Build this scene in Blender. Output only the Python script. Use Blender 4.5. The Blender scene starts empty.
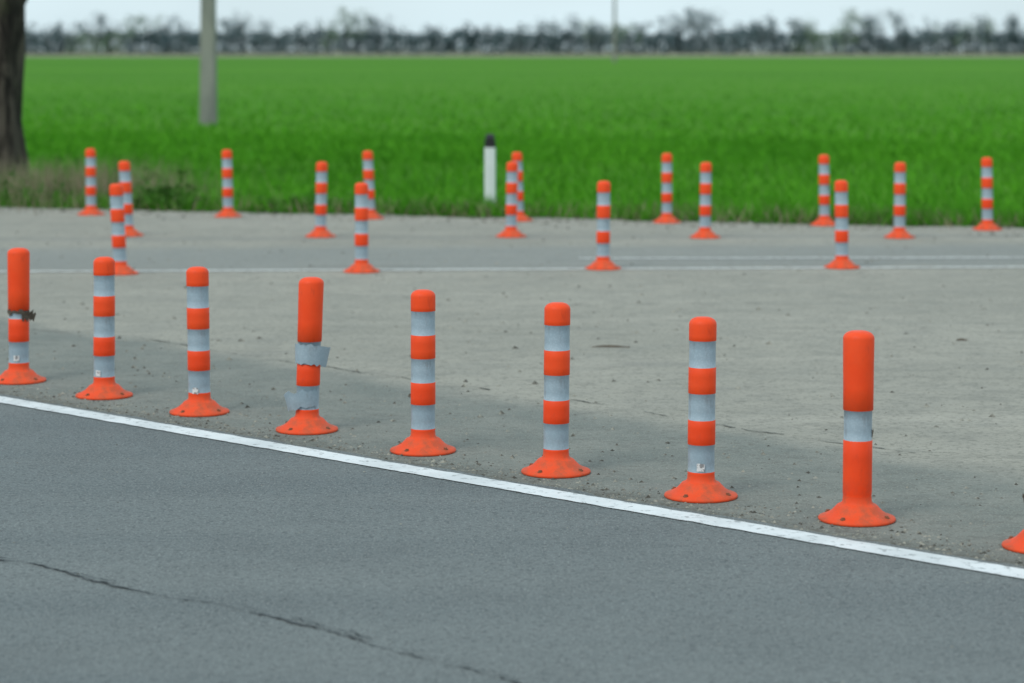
import bpy, math, random
import numpy as np
from mathutils import Vector, noise as mnoise
random.seed(7); rng = np.random.default_rng(7)
S = bpy.context.scene
S.view_settings.view_transform='Standard'; S.view_settings.look='None'; S.view_settings.exposure=0

# ---------------------------------------------------------------- node helpers
class M:
    def __init__(s, name, rough=0.8, spec=0.3):
        s.mat=bpy.data.materials.new(name); s.mat.use_nodes=True
        s.nt=s.mat.node_tree; s.n=s.nt.nodes; s.l=s.nt.links
        s.bsdf=s.n['Principled BSDF']; s.bsdf.inputs['Roughness'].default_value=rough
        s.bsdf.inputs['Specular IOR Level'].default_value=spec
        s.tc=s.n.new('ShaderNodeTexCoord').outputs['Object']
    def _set(s, sock, v):
        if isinstance(v,(int,float)): sock.default_value=v
        elif isinstance(v,(tuple,list)): sock.default_value=v if len(v)==len(sock.default_value) else (*v,1)
        else: s.l.new(v,sock)
    def map(s, scale=(1,1,1), rot=(0,0,0), vec=None):
        m=s.n.new('ShaderNodeMapping'); s.l.new(vec or s.tc,m.inputs[0]); m.inputs['Scale'].default_value=scale
        m.inputs['Rotation'].default_value=rot; return m.outputs[0]
    def noise(s, scale, detail=3, rough=0.55, vec=None, dist=0):
        t=s.n.new('ShaderNodeTexNoise'); s.l.new(vec or s.tc,t.inputs['Vector'])
        t.inputs['Scale'].default_value=scale; t.inputs['Detail'].default_value=detail
        t.inputs['Roughness'].default_value=rough; t.inputs['Distortion'].default_value=dist; return t.outputs['Fac']
    def vor(s, scale, vec=None, feature='F1', out='Distance'):
        t=s.n.new('ShaderNodeTexVoronoi'); t.feature=feature; s.l.new(vec or s.tc,t.inputs['Vector']); t.inputs['Scale'].default_value=scale
        return t.outputs[out]
    def math(s, op, a, b=0.0, c=None, clamp=False):
        m=s.n.new('ShaderNodeMath'); m.operation=op; m.use_clamp=clamp
        s._set(m.inputs[0],a); s._set(m.inputs[1],b)
        if c is not None: s._set(m.inputs[2],c)
        return m.outputs[0]
    def smooth(s, v, a, b, lo=0.0, hi=1.0):
        m=s.n.new('ShaderNodeMapRange'); m.interpolation_type='SMOOTHSTEP'; s._set(m.inputs[0],v)
        m.inputs[1].default_value=a; m.inputs[2].default_value=b; m.inputs[3].default_value=lo; m.inputs[4].default_value=hi
        return m.outputs[0]
    def mix(s, f, a, b, mode='MIX'):
        m=s.n.new('ShaderNodeMix'); m.data_type='RGBA'; m.blend_type=mode
        s._set(m.inputs[0],f); s._set(m.inputs[6],a); s._set(m.inputs[7],b); return m.outputs[2]
    def sep(s, vec=None):
        m=s.n.new('ShaderNodeSeparateXYZ'); s.l.new(vec or s.tc,m.inputs[0]); return m.outputs
    def color(s, v): s._set(s.bsdf.inputs['Base Color'],v)
    def bump(s, h, strength=0.4, dist=0.01):
        b=s.n.new('ShaderNodeBump'); b.inputs['Strength'].default_value=strength; b.inputs['Distance'].default_value=dist
        s.l.new(h,b.inputs['Height']); s.l.new(b.outputs[0],s.bsdf.inputs['Normal'])

def mesh_obj(name, V, F, mats, smooth=False, mi=None, parent=None):
    me=bpy.data.meshes.new(name); me.from_pydata([tuple(v) for v in V],[],F)
    for m in mats: me.materials.append(m)
    if mi is not None: me.polygons.foreach_set('material_index',mi)
    me.polygons.foreach_set('use_smooth',[smooth]*len(me.polygons)); me.update()
    o=bpy.data.objects.new(name,me); S.collection.objects.link(o)
    if parent: o.parent=parent
    return o
def tri_obj(name, V, mats, mi=None):
    n=len(V); me=bpy.data.meshes.new(name)
    me.vertices.add(n*3); me.vertices.foreach_set('co',V.reshape(-1).astype(np.float32))
    me.loops.add(n*3); me.loops.foreach_set('vertex_index',np.arange(n*3,dtype=np.int32))
    me.polygons.add(n); me.polygons.foreach_set('loop_start',np.arange(0,n*3,3,dtype=np.int32))
    try: me.polygons.foreach_set('loop_total',np.full(n,3,dtype=np.int32))
    except Exception: pass
    for m in mats: me.materials.append(m)
    if mi is not None: me.polygons.foreach_set('material_index',np.asarray(mi,dtype=np.int32))
    me.update(calc_edges=True); me.validate()
    o=bpy.data.objects.new(name,me); S.collection.objects.link(o); return o

# ---------------------------------------------------------------- materials
m=M('crop_field_mat',0.9,0.05)
n1=m.noise(0.03,3,0.6,m.map((0.3,1,1))); n2=m.noise(0.35,3,0.6,m.map((0.25,1,1))); n3=m.noise(7,2,0.7)
c=m.mix(m.smooth(n1,0.35,0.65),(0.064,0.205,0.011),(0.092,0.255,0.016))
c=m.mix(m.smooth(n2,0.35,0.7,0,0.5),c,(0.048,0.16,0.010))
c=m.mix(m.smooth(n3,0.45,0.75,0,0.4),c,(0.03,0.11,0.008))
m.color(c); FIELD=m.mat
m=M('stubble_mat',0.95,0.1)
c=m.mix(m.noise(0.02,3,0.6,m.map((0.3,1,1))),(0.20,0.22,0.13),(0.30,0.28,0.20)); m.color(c); STUB=m.mat
m=M('verge_soil_mat',0.95,0.1)
n=m.noise(3,4,0.7); c=m.mix(m.smooth(n,0.4,0.6),(0.06,0.055,0.035),(0.045,0.09,0.022)); m.color(c); VERGE=m.mat

m=M('junction_pavement_mat',0.9,0.2)
x,y,z=m.sep()
wob=m.math('MULTIPLY_ADD',m.noise(1.2,4,0.65),0.9,-0.45)
big=m.noise(0.35,2,0.6); mid=m.noise(2.2,4,0.65); marb=m.noise(7,3,0.7,m.map((0.6,1.0,1),(0,0,0.1)),0.8); fine=m.noise(34,2,0.7); grain=m.noise(110,1,0.6)
streak=m.noise(1.6,3,0.6,m.map((0.18,1.6,1),(0,0,0.04)))
light=m.mix(m.smooth(big,0.3,0.7),(0.290,0.280,0.236),(0.335,0.320,0.270))
light=m.mix(m.smooth(mid,0.4,0.72,0,0.45),light,(0.235,0.235,0.207))
light=m.mix(m.smooth(streak,0.48,0.72,0,0.5),light,(0.39,0.37,0.315))
light=m.mix(m.smooth(marb,0.45,0.68,0,0.5),light,(0.195,0.193,0.167))
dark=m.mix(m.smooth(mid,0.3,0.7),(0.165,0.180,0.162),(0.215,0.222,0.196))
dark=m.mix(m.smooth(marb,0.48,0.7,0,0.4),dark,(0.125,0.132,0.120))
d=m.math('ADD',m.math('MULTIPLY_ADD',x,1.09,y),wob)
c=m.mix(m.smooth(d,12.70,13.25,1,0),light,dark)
d2=m.math('ADD',m.math('MULTIPLY_ADD',x,-0.05,y),m.math('MULTIPLY',wob,0.6))
lane=m.math('MULTIPLY',m.smooth(d2,20.75,20.95),m.smooth(d2,22.6,23.6,1,0))
c=m.mix(m.math('MULTIPLY',lane,0.65),c,(0.205,0.222,0.215))
tr=m.math('MULTIPLY',m.smooth(d2,23.9,24.1),m.smooth(d2,24.3,24.6,1,0))
c=m.mix(m.math('MULTIPLY',tr,0.45),c,(0.20,0.205,0.19))
c=m.mix(m.smooth(m.noise(1.0,3,0.5,m.map((0.5,1.5,1))),0.62,0.72,0,0.3),c,(0.17,0.17,0.16))
c=m.mix(m.smooth(fine,0.50,0.70,0,0.6),c,(0.12,0.118,0.10))
c=m.mix(m.smooth(grain,0.55,0.75,0,0.5),c,(0.46,0.45,0.39))
dl=m.math('ADD',m.math('MULTIPLY_ADD',x,0.945,y),m.math('MULTIPLY',wob,0.35))
c=m.mix(m.math('MULTIPLY',m.smooth(dl,10.55,10.80,1,0),m.smooth(fine,0.40,0.6,0.2,0.75)),c,(0.10,0.098,0.082))
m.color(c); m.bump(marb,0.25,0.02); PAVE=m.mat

m=M('asphalt_mat',0.8,0.25)
st=m.noise(1.1,3,0.6,m.map((0.12,1.0,1),(0,0,0.757))); mid=m.noise(1.5,4,0.65); fine=m.noise(38,2,0.7); grain=m.noise(100,1,0.6); coarse=m.noise(11,3,0.7)
c=m.mix(m.smooth(st,0.3,0.7),(0.122,0.143,0.145),(0.160,0.179,0.175))
c=m.mix(m.smooth(mid,0.4,0.75,0,0.5),c,(0.110,0.124,0.124))
c=m.mix(m.smooth(coarse,0.45,0.72,0,0.35),c,(0.09,0.103,0.104))
c=m.mix(m.smooth(fine,0.46,0.70,0,0.65),c,(0.058,0.067,0.068))
c=m.mix(m.smooth(grain,0.53,0.70,0,0.7),c,(0.29,0.305,0.295))
m.color(c); m.bump(fine,0.5,0.012); ASPH=m.mat

m=M('road_paint_mat',0.6,0.3)
w=m.noise(22,3,0.7); w2=m.noise(3,3,0.6)
c=m.mix(m.smooth(w2,0.35,0.7),(0.74,0.77,0.77),(0.60,0.63,0.63))
c=m.mix(m.smooth(w,0.54,0.70,0,0.8),c,(0.24,0.26,0.26)); m.color(c); PAINT=m.mat
m=M('faded_paint_mat',0.8,0.2)
w=m.noise(14,3,0.7); c=m.mix(m.smooth(w,0.42,0.64,0,0.9),(0.56,0.57,0.55),(0.30,0.30,0.28)); m.color(c); FPAINT=m.mat
m=M('crack_mat',0.9,0.1); m.color(m.mix(m.smooth(m.noise(12,3),.4,.6),(0.025,0.027,0.029),(0.085,0.095,0.098))); CRACK=m.mat
m=M('pavement_crack_mat',0.9,0.1); m.color(m.mix(m.smooth(m.noise(6,3),.4,.6),(0.09,0.09,0.08),(0.21,0.21,0.185))); CRACK2=m.mat
m=M('gravel_mat',0.9,0.2); m.color(m.mix(m.smooth(m.noise(17,2),0.35,0.65),(0.08,0.076,0.065),(0.33,0.32,0.27))); GRAVEL=m.mat

def dirt(m,c,amt=0.5,col=(0.10,0.09,0.075)):
    z=m.sep()[2]
    f=m.math('MULTIPLY',m.smooth(z,0.0,0.22,1,0.12),m.smooth(m.noise(14,4,0.7),0.38,0.72))
    return m.mix(m.math('MULTIPLY',f,amt),c,col)
m=M('orange_plastic_mat',0.5,0.25)
c=m.mix(m.smooth(m.noise(5,3),0.3,0.7),(0.86,0.062,0.010),(0.92,0.080,0.014))
c=m.mix(m.smooth(m.noise(26,4,0.7,m.map((1,1,0.3))),0.55,0.75,0,0.4),c,(0.52,0.05,0.018))
m.color(dirt(m,c,0.5)); m.bump(m.noise(9,3),0.12,0.01); ORANGE=m.mat
m=M('faded_orange_plastic_mat',0.6,0.2)
c=m.mix(m.smooth(m.noise(7,4),0.3,0.7),(0.78,0.072,0.018),(0.86,0.10,0.03))
m.color(dirt(m,c,0.6,(0.22,0.09,0.05))); m.bump(m.noise(20,3),0.2,0.01); ORANGE2=m.mat
m=M('reflective_band_mat',0.36,0.5)
c=m.mix(m.smooth(m.noise(6,3),0.3,0.7),(0.285,0.375,0.43),(0.37,0.455,0.51))
c=m.mix(m.smooth(m.vor(110),0.25,0.6,0,0.25),c,(0.22,0.29,0.34))
c=m.mix(m.smooth(m.noise(20,4,0.7,m.map((1,1,0.4))),0.52,0.72,0,0.5),c,(0.19,0.21,0.22)); m.color(dirt(m,c,0.45)); BAND=m.mat
m=M('label_mat',0.5,0.3); m.color(m.mix(m.smooth(m.noise(60,2),0.52,0.6),(0.68,0.69,0.68),(0.25,0.25,0.25))); LABEL=m.mat
m=M('bolt_mat',0.7,0.3); m.color(m.mix(m.noise(40,2),(0.20,0.07,0.035),(0.32,0.12,0.06))); BOLT=m.mat
m=M('steel_mat',0.6,0.4); m.color(m.mix(m.noise(40,2),(0.10,0.10,0.10),(0.2,0.19,0.18))); STEEL=m.mat
m=M('rag_mat',0.95,0.1); m.color(m.mix(m.noise(30,3),(0.045,0.038,0.03),(0.16,0.13,0.10))); RAG=m.mat
m=M('white_plastic_mat',0.5,0.3); m.color(dirt(m,m.mix(m.noise(8,3),(0.78,0.81,0.80),(0.68,0.72,0.71)),0.6)); WHITE=m.mat
m=M('black_plastic_mat',0.5,0.3); m.color(m.mix(m.noise(8,3),(0.012,0.012,0.014),(0.03,0.03,0.032))); BLACK=m.mat
m=M('pole_concrete_mat',0.9,0.2); n=m.noise(2.5,4,0.65,m.map((1,1,0.25)))
m.color(m.mix(m.smooth(n,0.35,0.7),(0.28,0.28,0.25),(0.18,0.185,0.17))); m.bump(m.noise(20,3),0.3,0.01); CONC=m.mat
m=M('bark_mat',0.95,0.1); n=m.noise(7,5,0.7,m.map((1,1,0.22)),0.6)
c=m.mix(m.smooth(n,0.38,0.62),(0.018,0.016,0.014),(0.095,0.080,0.065)); c=m.mix(m.smooth(m.noise(2,3),0.55,0.7,0,0.5),c,(0.06,0.07,0.035))
m.color(c); m.bump(n,0.9,0.05); BARK=m.mat
def leafmat(name,a,b,sc,r=0.85):
    m=M(name,r,0.08); m.color(m.mix(m.smooth(m.noise(sc,2),0.35,0.65),a,b)); return m.mat
LEAF=leafmat('leaf_mat',(0.05,0.10,0.02),(0.09,0.15,0.03),3)
GR1=leafmat('grass_a_mat',(0.064,0.255,0.012),(0.092,0.315,0.018),0.35)
GR2=leafmat('grass_b_mat',(0.048,0.190,0.011),(0.068,0.24,0.015),0.3)
WEED=leafmat('weed_mat',(0.045,0.13,0.02),(0.08,0.19,0.035),2)
DRY=leafmat('dry_grass_mat',(0.21,0.18,0.11),(0.33,0.28,0.19),2)
FT1=leafmat('distant_tree_haze_blue_mat',(0.075,0.120,0.130),(0.115,0.163,0.168),0.03)  # distance haze is put into the bluish colours of the far trees
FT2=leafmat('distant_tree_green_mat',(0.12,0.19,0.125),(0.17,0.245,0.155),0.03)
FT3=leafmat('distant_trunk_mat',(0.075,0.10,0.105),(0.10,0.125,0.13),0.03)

# ---------------------------------------------------------------- ground sheets
def grid_y(name,xs,far,near,z,mat):
    V=[];F=[]
    for i,xx in enumerate(xs): V+= [(xx,near(xx),z),(xx,far(xx),z)]
    for i in range(len(xs)-1): a=2*i; F.append((a,a+2,a+3,a+1))
    return mesh_obj(name,V,F,[mat])
g=[-6000,-600,-60,0,60,600,6000]; gy=[-3000,-300,-30,30,90,300,900,6000]
V=[(a,b,-0.016) for b in gy for a in g]; F=[(j*7+i,j*7+i+1,j*7+i+8,j*7+i+7) for j in range(7) for i in range(6)]
mesh_obj('ground',V,F,[FIELD])
xs=np.arange(-1500,1501,25.)
grid_y('stubble_ground',xs,lambda x:5500,lambda x:620-0.10*x+25*mnoise.noise((x*0.01,3,0)),0.05,STUB)
edge=lambda x:27.0-0.296*x
xs=np.arange(-60,60.01,0.12)
rag=lambda x,s,k:s*(mnoise.noise((x*0.9,k,0))+0.5*mnoise.noise((x*4,k,1)))
grid_y('roadside_verge_ground',xs,lambda x:edge(x)+0.7+rag(x,0.5,2),lambda x:edge(x)-0.8,-0.012,VERGE)
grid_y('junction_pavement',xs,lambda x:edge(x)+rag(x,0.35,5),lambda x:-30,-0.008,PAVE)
lineY=lambda x:10.334-0.945*x
u=Vector((0.7268,-0.6869,0)); nv=Vector((0.6869,0.7268,0)); P0=Vector((0,lineY(0),0))
V=[];F=[]
ts=np.arange(-60,60.01,0.1)
for t in ts:
    a=P0+u*t+nv*(0.12+0.04*mnoise.noise((t*3,0,0))+0.03*mnoise.noise((t*11,0,0))); b=P0+u*t-nv*9.5
    V+=[(a.x,a.y,0),(b.x,b.y,0)]
for i in range(len(ts)-1): F.append((2*i,2*i+1,2*i+3,2*i+2))
mesh_obj('main_road',V,F,[ASPH])
V=[];F=[]
ts2=np.arange(-40,40.01,0.03)
for t in ts2:
    w1=0.070+0.008*mnoise.noise((t*9,7,0))+0.006*mnoise.noise((t*40,7,0)); w2=0.070+0.008*mnoise.noise((t*9,9,0))+0.006*mnoise.noise((t*40,9,0))
    a=P0+u*t+nv*w1; b=P0+u*t-nv*w2; V+=[(a.x,a.y,0.004),(b.x,b.y,0.004)]
for i in range(len(ts2)-1): F.append((2*i,2*i+1,2*i+3,2*i+2))
mesh_obj('road_edge_line',V,F,[PAINT])
xs=np.arange(-14,14.01,0.1)
grid_y('side_road_line',xs,lambda x:20.68+0.05*x+0.07+rag(x,0.02,1),lambda x:20.68+0.05*x-0.07+rag(x,0.02,3),-0.004,FPAINT)
xs=np.arange(0.6,14.01,0.1)
grid_y('side_road_line',xs,lambda x:21.75+0.02*x+0.06+rag(x,0.02,6),lambda x:21.75+0.02*x-0.06+rag(x,0.02,8),-0.004,FPAINT)
def crack(name,pts,w,z,mat,gap=-9,step=0.02,jit=0.022):
    P=[]
    for (a,b) in zip(pts[:-1],pts[1:]):
        a=Vector((*a,0));b=Vector((*b,0)); n=max(2,int((b-a).length/step))
        for i in range(n): P.append(a.lerp(b,i/n))
    V=[];F=[]
    for i,p in enumerate(P):
        d=(P[min(i+1,len(P)-1)]-P[max(i-1,0)]).normalized(); nn=Vector((-d.y,d.x,0))
        p=p+nn*jit*(mnoise.noise((i*0.06,w*99,0))*2.2+mnoise.noise((i*0.3,w*99,4))*0.8+random.uniform(-.25,.25)); ww=w*max(0.08,0.5+1.2*mnoise.noise((i*0.13,3.3,w*50))+random.uniform(-.35,.35))
        V+=[p+nn*ww+Vector((0,0,z)),p-nn*ww+Vector((0,0,z))]
    for i in range(len(P)-1):
        if mnoise.noise((i*0.07,w*77,9.1))>gap: F.append((2*i,2*i+1,2*i+3,2*i+2))
    return mesh_obj(name,V,F,[mat])
C1=[(-2.3,9.2),(-1.75,8.78),(-1.405,8.45),(-1.018,8.15),(-.582,7.73),(-.251,7.41),(.024,7.14),(0.5,6.6),(1.3,5.9)]
crack('road_crack',C1,0.0075,0.004,CRACK,-0.55)
crack('road_crack',[(a+0.012,b+0.018) for a,b in C1],0.0045,0.008,CRACK,-0.05)
crack('road_crack',[(-4.0,16.6),(-2.6,15.9),(-1.3,14.5),(-0.4,13.6),(.4,12.9),(1.1,12.0),(1.9,11.25)],0.007,-0.004,CRACK2,-0.2)
crack('road_crack',[(-5,19.2),(-3.3,18.4),(-1.5,18.6),(0.4,17.8),(3,18.0)],0.006,-0.004,CRACK2,0.0)

tet=np.array([[1,0,0],[-.5,.87,0],[-.5,-.87,0],[0,0,.8]])
def stones(n,posf,smin,smax):
    out=[]
    for _ in range(n):
        x,y,z=posf(); s=smin+(smax-smin)*random.random()**3
        a=random.uniform(0,6.28); R=np.array([[math.cos(a),-math.sin(a),0],[math.sin(a),math.cos(a),0],[0,0,1]])
        T=(tet*np.array([random.uniform(.7,1.3),random.uniform(.6,1.1),random.uniform(.5,1)])*s)@R.T+np.array([x,y,z])
        for f in ((0,1,3),(1,2,3),(2,0,3)): out.append(T[list(f)])
    return out
def p_line():
    t=random.uniform(-9,7); o=0.14+abs(random.gauss(0,0.18)); p=P0+u*t+nv*o; return p.x,p.y,(-0.008)
def p_row():
    t=random.uniform(-9,7); p=P0+u*t+nv*random.gauss(0.95,0.5); return p.x,p.y,-0.008
def p_pave():
    y=random.uniform(11,26); x=random.uniform(-.25,.25)*y
    if y<10.5-0.945*x: y+=4
    return x,y,-0.008
def p_road():
    t=random.uniform(-7,6); p=P0+u*t-nv*abs(random.gauss(0.1,1.0)); return p.x,p.y,0.0
def p_edge():
    x=random.uniform(-9,9); return x,edge(x)-abs(random.gauss(0,0.5)),-0.008
st=stones(4200,p_line,0.004,0.015)+stones(1500,p_row,0.003,0.015)+stones(1900,p_pave,0.004,0.026)+stones(260,p_road,0.003,0.008)+stones(1500,p_edge,0.01,0.04)
tri_obj('gravel',np.array(st),[GRAVEL])

# ---------------------------------------------------------------- flexible posts
def lathe(profile,seg=40,lean=None,wob=0.0):
    V=[];F=[];MI=[]
    for (r,z,_) in profile:
        for k in range(seg):
            a=2*math.pi*k/seg; rr=r*(1+wob*mnoise.noise((math.cos(a)*1.5,math.sin(a)*1.5,z*9)))
            V.append((rr*math.cos(a),rr*math.sin(a),z))
    for i in range(len(profile)-1):
        for k in range(seg):
            k2=(k+1)%seg; F.append((i*seg+k,i*seg+k2,(i+1)*seg+k2,(i+1)*seg+k)); MI.append(profile[i][2])
    top=(len(profile)-1)*seg; F.append(tuple(top+k for k in range(seg))); MI.append(profile[-1][2])
    return V,F,MI
def post_profile(bands,H=0.755,R=0.0575,sleeve=None):
    p=[(0.152,0.0,2),(0.155,0.005,2),(0.152,0.012,2),(0.125,0.022,2),(0.104,0.034,2),(0.088,0.050,2),(0.081,0.058,2),(0.077,0.061,2),(0.067,0.064,2),(R+0.001,0.074,2),(R-0.001,0.098,0)]
    p.append((R,0.108,bands[0][1]))
    for (ztop,mi) in bands:
        rr=R-0.0015 if mi==1 else R+0.0005
        if mi==0 and sleeve and ztop>sleeve: rr=R+0.0025
        p.append((rr,p[-1][1]+0.002,mi))
        zz=p[-1][1]
        for j in (1,2,3): p.append((rr+(0.0025*j/3 if (mi==0 and sleeve and ztop>sleeve) else 0),zz+(ztop-zz)*j/3.,mi))
    rr=p[-1][0]
    p[-1]=(rr,H-0.030,0)
    for a in (15,30,45,60,75,86): p.append((rr*(0.3+0.7*math.cos(math.radians(a))) if a<86 else rr*0.2,H-0.030+0.030*math.sin(math.radians(a)),0))
    return p
STD=[(.220,1),(.322,0),(.434,1),(.543,0),(.655,1),(.72,0)]
V_A=[(.225,1),(.355,0),(.40,1),(.72,0)]
V_B=[(.222,1),(.328,0),(.438,1),(.72,0)]
V_C=[(.318,0),(.438,1),(.72,0)]
def foot_extras(par):
    V=[];F=[]
    for k in range(4):
        a=math.pi/4+k*math.pi/2+0.2; cx,cy=0.128*math.cos(a),0.128*math.sin(a)
        for (rad,z0,z1) in ((0.012,0.017,0.0225),(0.0075,0.0225,0.028)):
            b=len(V)
            for zz in (z0,z1):
                for j in range(6): V.append((cx+rad*math.cos(j*math.pi/3),cy+rad*math.sin(j*math.pi/3),zz))
            for j in range(6): F.append((b+j,b+(j+1)%6,b+6+(j+1)%6,b+6+j))
            F.append(tuple(b+6+j for j in range(6)))
    mesh_obj('bolts',V,F,[BOLT],parent=par)
def patch(par,name,a0,a1,z0,z1,R,mat,curl=0.0,rag_=0.0,seed=0):
    r=random.Random(seed); V=[];F=[]; n=14
    for i in range(n+1):
        a=a0+(a1-a0)*i/n; c=curl*(i/n)**3
        for j in range(4):
            z=z0+(z1-z0)*j/3+ (r.uniform(-rag_,rag_) if j in(0,3) else 0)
            rr=R+c*(0.6+0.4*j/3); V.append((rr*math.cos(a),rr*math.sin(a),z-c*0.4))
    for i in range(n):
        for j in range(3): b=i*4+j; F.append((b,b+4,b+5,b+1))
    mesh_obj(name,V,F,[mat],smooth=True,parent=par)
cache={}
def post(x,y,kind='std',lean=(0,0)):
    e=bpy.data.objects.new('flexible_traffic_post',None); S.collection.objects.link(e); e.empty_display_size=0.2
    e.location=(x,y,-0.0065); e.rotation_euler=(0,0,0)
    if kind not in cache:
        b={'std':STD,'A':V_A,'B':V_B,'C':V_C}[kind]
        cache[kind]=lathe(post_profile(b,R=0.0575,sleeve=0.5 if kind!='std' else None),wob=0.0 if kind=='std' else 0.014)
    V,F,MI=cache[kind]
    W=[]
    for (vx,vy,vz) in V:
        k=max(0,vz-0.06); W.append((vx+lean[0]*k,vy+lean[1]*k,vz))
    mesh_obj('post_body',W,F,[ORANGE,BAND,ORANGE2],smooth=True,mi=MI,parent=e)
    foot_extras(e)
    return e
front=[(-2.794,13.70,'A',(-0.003,0)),(-2.211,13.11,'std',(0.0,0)),(-1.617,12.51,'std',(-0.016,0)),(-1.011,11.93,'B',(0.03,0.01)),
 (-0.416,11.31,'std',(0,0)),(0.195,10.74,'std',(0.010,0)),(0.794,10.16,'std',(0.012,0)),(1.379,9.66,'C',(0.010,0)),(2.005,9.12,'C',(0.02,0))]
fp=[post(*p) for p in front]
pi=math.pi
patch(fp[3],'torn_band',-pi*0.9,pi*0.02,0.335,0.432,0.0605,BAND,0.055,0.006,1)
patch(fp[3],'torn_band_low',-pi*0.15,-pi*1.0,0.120,0.205,0.0605,BAND,0.055,0.010,2)
patch(fp[0],'rag',-pi*0.95,pi*0.0,0.385,0.408,0.064,RAG,0.02,0.012,3)
patch(fp[0],'rag_tail',-pi*0.35,pi*0.04,0.35,0.40,0.062,RAG,0.035,0.012,4)
patch(fp[7],'rag',-pi*0.12,pi*0.1,0.33,0.36,0.061,RAG,0.012,0.01,5)
patch(fp[8],'rag',-pi*0.9,-pi*1.25,0.16,0.20,0.064,RAG,0.03,0.012,6)
for k,a,z in ((0,-1.9,0.12),(1,-2.3,0.115),(2,-2.1,0.105),(6,-1.95,0.115)):
    patch(fp[k],'label',a,a+0.55,z,z+0.032,0.0590,LABEL,0.004,0.002,k)
for (x,y,l) in [(-3.287,20.28,-0.05),(-1.273,20.46,0.0),(.781,20.74,0.01),(2.844,20.84,-0.01),
  (-4.80,27.57,-0.01),(-3.88,24.44,-0.06),(-3.199,27.24,-0.02),(-1.925,24.31,0.02),(-1.58,26.92,-0.04),(-.010,24.31,0.02),(.075,26.6,-0.03),
  (1.685,26.3,0.0),(1.930,24.18,0.015),(3.349,25.91,-0.01),(3.875,24.18,0.01),(4.967,25.26,-0.01)]:
    post(x,y,'std',(l,0))

# ---------------------------------------------------------------- road marker post
e=bpy.data.objects.new('roadside_marker_post',None); S.collection.objects.link(e); e.location=(-0.265,29.2,-0.016); e.rotation_euler=(0,0,0.1)
def boxy(name,sec,z0,z1,mat,slope=0):
    n=len(sec); V=[(a,b,z0) for a,b in sec]+[(a,b,z1+(slope*b)) for a,b in sec]
    F=[(i,(i+1)%n,n+(i+1)%n,n+i) for i in range(n)]+[tuple(range(n,2*n))]
    return mesh_obj(name,V,F,[mat],parent=e)
sec=[(-.065,-.02),(-.045,-.045),(.045,-.045),(.065,-.02),(.065,.03),(.04,.05),(-.04,.05),(-.065,.03)]
boxy('shaft',sec,0,0.71,WHITE); boxy('black_band',[(a*1.02,b*1.02) for a,b in sec],0.71,0.80,BLACK); boxy('cap',[(a*.8,b*.8) for a,b in sec],0.80,0.85,BLACK,0.6)

# ---------------------------------------------------------------- utility poles
def pole(x,y,H,w):
    e=bpy.data.objects.new('utility_pole',None); S.collection.objects.link(e); e.location=(x,y,-0.02)
    V=[];F=[]
    for i,z in enumerate((0,0.3,H*0.5,H)):
        k=1-0.45*z/H
        for (a,b) in ((-1,-.8),(-.85,-1),(.85,-1),(1,-.8),(1,.8),(.85,1),(-.85,1),(-1,.8)): V.append((a*w/2*k,b*w/2*k*0.9,z))
    for i in range(3):
        for k in range(8): F.append((i*8+k,i*8+(k+1)%8,i*8+8+(k+1)%8,i*8+8+k))
    F.append(tuple(range(24,32))); mesh_obj('shaft',V,F,[CONC],parent=e)
    def bx(name,x0,x1,y0,y1,z0,z1,mat):
        V=[(a,b,c) for c in (z0,z1) for a,b in ((x0,y0),(x1,y0),(x1,y1),(x0,y1))]
        mesh_obj(name,V,[(0,1,5,4),(1,2,6,5),(2,3,7,6),(3,0,4,7),(4,5,6,7),(3,2,1,0)],[mat],parent=e)
    bx('crossarm',-1.0,1.0,-0.32,-0.22,H-0.9,H-0.78,STEEL)
    for i,xx in enumerate((-0.9,0,0.9)): bx('insulator_%d'%i,xx-.05,xx+.05,-.32,-.22,H-0.778,H-0.6,WHITE)
pole(-7.66,61,9.5,0.42); pole(16.0,377,12.5,0.6)

# ---------------------------------------------------------------- roadside tree
tree=bpy.data.objects.new('roadside_tree',None); S.collection.objects.link(tree); tree.location=(-6.96,33.0,-0.02)
TV=[];TF=[]
def tube(pts,rad,seg=14,rough=0.12):
    base=len(TV)
    for i,(p,r) in enumerate(zip(pts,rad)):
        d=(Vector(pts[min(i+1,len(pts)-1)])-Vector(pts[max(i-1,0)])).normalized()
        a=d.orthogonal().normalized() if abs(d.z)<0.9 else Vector((1,0,0)); a=(a-d*a.dot(d)).normalized(); b=d.cross(a)
        for k in range(seg):
            t=2*pi*k/seg; rr=r*(1+rough*2*mnoise.noise((math.cos(t)*1.8,math.sin(t)*1.8,p[2]*1.3+i*0.01)))
            TV.append(Vector(p)+a*rr*math.cos(t)+b*rr*math.sin(t))
    for i in range(len(pts)-1):
        for k in range(seg): TF.append((base+i*seg+k,base+i*seg+(k+1)%seg,base+(i+1)*seg+(k+1)%seg,base+(i+1)*seg+k))
tp=[(0,0,0),(0.0,0,0.15),(0.0,0,0.4),(-.02,0,0.9),(-.03,0,1.4),(-.02,0,1.9),(.0,0,2.4),(.05,0,3.0),(.1,.05,4),(.05,.1,5.4),(0,.1,7),(.1,.1,8.6)]
tube(tp,[.46,.38,.33,.305,.29,.285,.30,.24,.19,.14,.09,.04],20)
tips=[]
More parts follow.
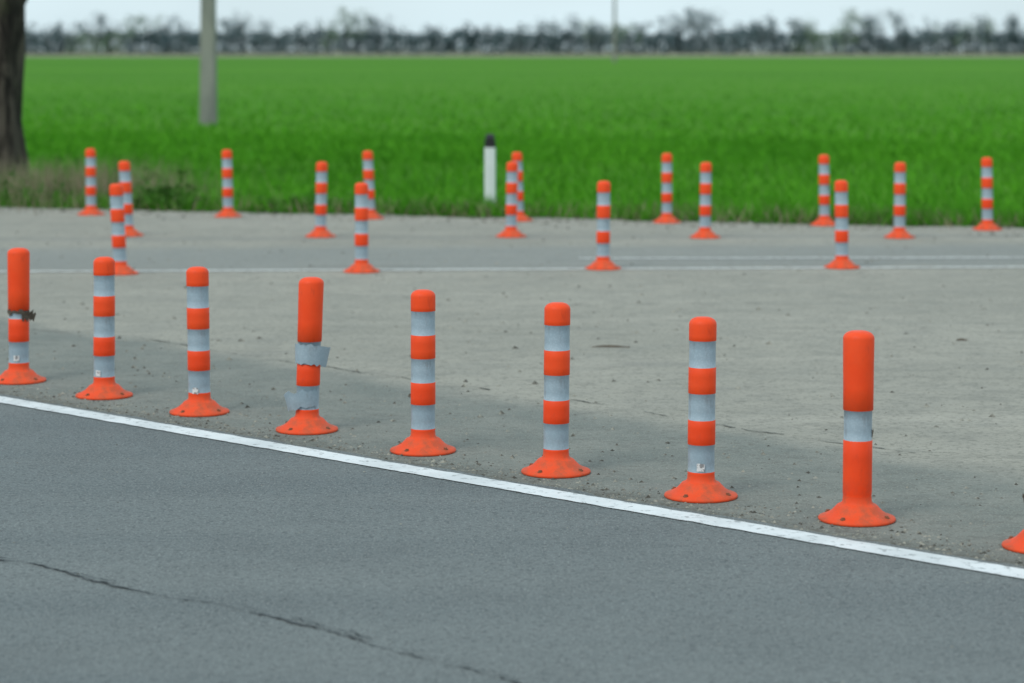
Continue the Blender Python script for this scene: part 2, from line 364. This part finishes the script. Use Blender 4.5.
def branch(p,d,L,r,depth):
    pts=[Vector(p)];rad=[r];n=5
    dd=Vector(d).normalized()
    for i in range(n):
        dd=(dd+Vector((random.uniform(-.22,.22),random.uniform(-.22,.22),random.uniform(-.02,.22)))).normalized()
        pts.append(pts[-1]+dd*L/n); rad.append(r*(1-0.8*(i+1)/n))
    tube([tuple(q) for q in pts],rad,7,0.05)
    tips.extend(pts[2:])
    if depth>0:
        for _ in range(4):
            q=random.choice(pts[1:]); d2=(dd+Vector((random.uniform(-1,1),random.uniform(-1,1),random.uniform(-.2,.8)))).normalized(); branch(q,d2,L*0.55,r*0.45,depth-1)
branch((0.1,0,2.35),(0.6,0.1,1.0),2.8,.13,2); branch((-.1,0,2.5),(-.8,.2,.8),3.0,.13,2)
for _ in range(9):
    z=random.uniform(3,7.5); a=random.uniform(0,6.28); branch((0.05,0.05,z),(math.cos(a),math.sin(a),.6),2.8-z*0.18,.09,2)
mesh_obj('trunk_and_limbs',TV,TF,[BARK],smooth=True,parent=tree)
tips=[t for t in tips if t.z>2.85]
L=[]
for _ in range(6000):
    t=random.choice(tips); c=np.array(t)+rng.normal(0,0.16,3); s=random.uniform(.03,.07)
    L.append(c+rng.normal(0,s,(3,3)))
lo=tri_obj('leaves',np.array(L),[LEAF]); lo.parent=tree

# ---------------------------------------------------------------- grass
def blades(n,xf,yf,h0,h1,w,lean=0.3):
    x=xf(n); y=yf(n,x); h=rng.uniform(h0,h1,n); a=rng.uniform(0,2*pi,n)
    dx=np.cos(a)*w/2; dy=np.sin(a)*w/2; lx=rng.normal(0,lean,n)*h; ly=rng.normal(0,lean,n)*h
    V=np.zeros((n,3,3)); V[:,0]=np.stack([x-dx,y-dy,np.full(n,-.02)],1); V[:,1]=np.stack([x+dx,y+dy,np.full(n,-.02)],1); V[:,2]=np.stack([x+lx,y+ly,h],1)
    return V
ed=lambda x:27.0-0.296*x
A=blades(48000,lambda n:rng.uniform(-12,12,n),lambda n,x:ed(x)+0.75+rng.uniform(0,1,n)**1.5*24+0.4*np.sin(x*2.1)*np.cos(x*.7),.08,.18,.024,.6)
n=36000; yb=40+rng.exponential(34,n); xb=rng.uniform(-.26,.26,n)*yb
B=blades(n,lambda k:xb,lambda k,x:yb,.06,.13,.05,.9)
E=blades(14000,lambda n:rng.uniform(-13,13,n),lambda n,x:ed(x)+0.12+np.abs(rng.normal(0,.5,n)),.04,.22,.016,.5)
G=np.concatenate([A,B,E]); mi=np.concatenate([(rng.random(len(A))<.45),(rng.random(len(B))<.3),(rng.random(len(E))<.7)]).astype(int)
mi[len(A)+len(B):][rng.random(len(E))<.25]=2
tri_obj('field_grass',G,[GR1,GR2,DRY],mi)
D1=blades(3000,lambda n:-5.5+rng.normal(0,.75,n),lambda n,x:30.4+rng.normal(0,.8,n),.15,.60,.010,.28)
D2=blades(1200,lambda n:-8.4+rng.normal(0,1.2,n),lambda n,x:31.5+rng.normal(0,.6,n),.15,.5,.010,.28)
tri_obj('dry_grass',np.concatenate([D1,D2]),[DRY,WEED],(rng.random(4200)<.25).astype(int))
W=[]
for (cx,cy,rr,hh,n) in ((-4.1,28.7,.22,.24,700),(-6.9,30.2,.5,.22,900),(-6.0,29.4,.4,.2,500),(-2.4,28.2,.3,.12,300),(-.6,28.0,.5,.08,200),(4.2,26.6,.5,.1,200)):
    for _ in range(n):
        c=np.array([cx+rng.normal(0,rr),cy+rng.normal(0,rr*.6),abs(rng.normal(0,hh*.6))]); W.append(c+rng.normal(0,.028,(3,3)))
tri_obj('roadside_weeds',np.array(W),[WEED])
def debris(x,y,l,w,a):
    d=Vector((math.cos(a),math.sin(a),0)); n=Vector((-d.y,d.x,0)); V=[];F=[]
    for i in range(7):
        k=i/6; p=Vector((x,y,-.004))+d*l*(k-.5)+n*0.012*math.sin(k*5); ww=w*(0.3+math.sin(k*pi))
        V+=[p+n*ww/2,p+Vector((0,0,ww*.8)),p-n*ww/2]
    for i in range(6): b=3*i; F+=[(b,b+3,b+4,b+1),(b+1,b+4,b+5,b+2)]
    return mesh_obj('twig',V,F,[RAG])
debris(0.62,15.25,.24,.012,0.02); debris(-1.9,14.6,.10,.012,.9); debris(2.9,15.6,.08,.012,.3); debris(-.55,13.1,.07,.012,1.9)

# ---------------------------------------------------------------- distant tree line
prof=[(-700,26),(-400,20),(-200,24),(0,24),(30,22),(60,15),(90,11),(130,8),(150,12),(180,14),(210,15),(240,10),(265,17),(300,20),(330,14),(350,3),(375,12),(400,22),(440,20),(500,22),(540,18),(560,12),(585,10),(600,22),(640,18),(670,10),(690,2),(715,10),(740,22),(770,8),(790,14),(820,20),(850,6),(870,3),(890,6),(915,22),(930,12),(960,18),(985,8),(1000,10),(1024,20),(1300,14),(1500,24),(1800,16)]
PX=np.array([(p[0]-512)/2418*1000 for p in prof]); PH=np.array([(50-p[1])/2418*1000+2.6 for p in prof])
T=[];MI=[]
def ftree(x,y,h,w,mat,n):
    k=rng.integers(7,12); cs=[(rng.normal(0,w*.25),rng.normal(0,w*.3),h*rng.uniform(.35,.86),rng.uniform(.12,.20)*h) for _ in range(k)]
    r=0.022*h
    for a in (0,2.1,4.2):
        T.append(np.array([[x+r*math.cos(a),y+r*math.sin(a),0],[x+r*math.cos(a+2.1),y+r*math.sin(a+2.1),0],[x,y,h*.92]])); MI.append(2)
    for c in cs:
        T.append(np.array([[x-.15,y,h*.3],[x+.15,y,h*.3],[x+c[0],y+c[1],c[2]+c[3]]])); MI.append(2)
    for _ in range(n):
        c=cs[rng.integers(k)]; d=rng.normal(0,1,3); d/=np.linalg.norm(d); d*=c[3]*rng.random()**.5
        T.append(np.array([x+c[0],y+c[1],c[2]])+d+rng.normal(0,.42,(3,3))); MI.append(mat)
for x in np.arange(-480,520,3.0):
    xx=x+rng.normal(0,1.6); hm=float(np.interp(xx,PX,PH))
    tall=rng.random()<.48
    h=hm*(rng.uniform(.85,1.03) if tall else rng.uniform(.45,.75)); g=mnoise.noise((xx*.035,0,4))
    ftree(xx,1000+rng.normal(0,6),h,h*.6,1 if g>0.05 and rng.random()<.7 else 0,210 if tall else 100)
n=60000; hx=rng.uniform(-500,540,n); hh=np.array([8.8+4.0*mnoise.noise((a*.035,1,1))+2.6*mnoise.noise((a*.2,1,2)) for a in hx])
hz=rng.random(n)**.85*hh
H=np.stack([hx,1006+rng.normal(0,5,n),hz],1)[:,None,:]+rng.normal(0,.6,(n,3,3))
MH=np.array([1 if mnoise.noise((a*.02,9,0))>.25 else 0 for a in hx])
tri_obj('distant_tree_line',np.concatenate([np.array(T),H]),[FT1,FT2,FT3],np.concatenate([np.array(MI),MH]))

# ---------------------------------------------------------------- light: overcast daylight
el,az=math.radians(48),math.radians(-140)
w=bpy.data.worlds.new('World'); S.world=w; w.use_nodes=True; nt=w.node_tree; N=nt.nodes; Lk=nt.links
sky=N.new('ShaderNodeTexSky'); sky.sky_type='NISHITA'; sky.sun_disc=False; sky.sun_elevation=el; sky.sun_rotation=az; sky.dust_density=2.5; sky.air_density=1.2
tc=N.new('ShaderNodeTexCoord'); mp=N.new('ShaderNodeMapping'); mp.inputs['Scale'].default_value=(1,1,4); Lk.new(tc.outputs['Generated'],mp.inputs[0])
nz=N.new('ShaderNodeTexNoise'); nz.inputs['Scale'].default_value=3; nz.inputs['Detail'].default_value=3; Lk.new(mp.outputs[0],nz.inputs['Vector'])
mr=N.new('ShaderNodeMapRange'); mr.inputs[1].default_value=.3; mr.inputs[2].default_value=.7; mr.inputs[3].default_value=.65; mr.inputs[4].default_value=.9; Lk.new(nz.outputs['Fac'],mr.inputs[0])
mx=N.new('ShaderNodeMix'); mx.data_type='RGBA'; Lk.new(mr.outputs[0],mx.inputs[0]); Lk.new(sky.outputs[0],mx.inputs[6]); mx.inputs[7].default_value=(6.4,7.9,8.5,1)
bg=N['Background']; Lk.new(mx.outputs[2],bg.inputs[0]); bg.inputs[1].default_value=0.13
sl=bpy.data.lights.new('sun','SUN'); sl.energy=1.2; sl.angle=math.radians(25); sl.color=(1,.96,.9)
so=bpy.data.objects.new('sun',sl); S.collection.objects.link(so)
dirv=Vector((math.sin(az)*math.cos(el),math.cos(az)*math.cos(el),math.sin(el)))
so.rotation_euler=dirv.to_track_quat('Z','Y').to_euler(); so.location=(0,0,30)

# ---------------------------------------------------------------- camera
cd=bpy.data.cameras.new('camera'); co=bpy.data.objects.new('camera',cd); S.collection.objects.link(co)
cd.lens=85; cd.sensor_width=36; cd.shift_y=-0.2847; cd.clip_end=20000; cd.clip_start=.1
co.location=(0,0,1.87); co.rotation_euler=(math.radians(90),0,0)
cd.dof.use_dof=True; cd.dof.focus_distance=10.6; cd.dof.aperture_fstop=2.2
S.camera=co
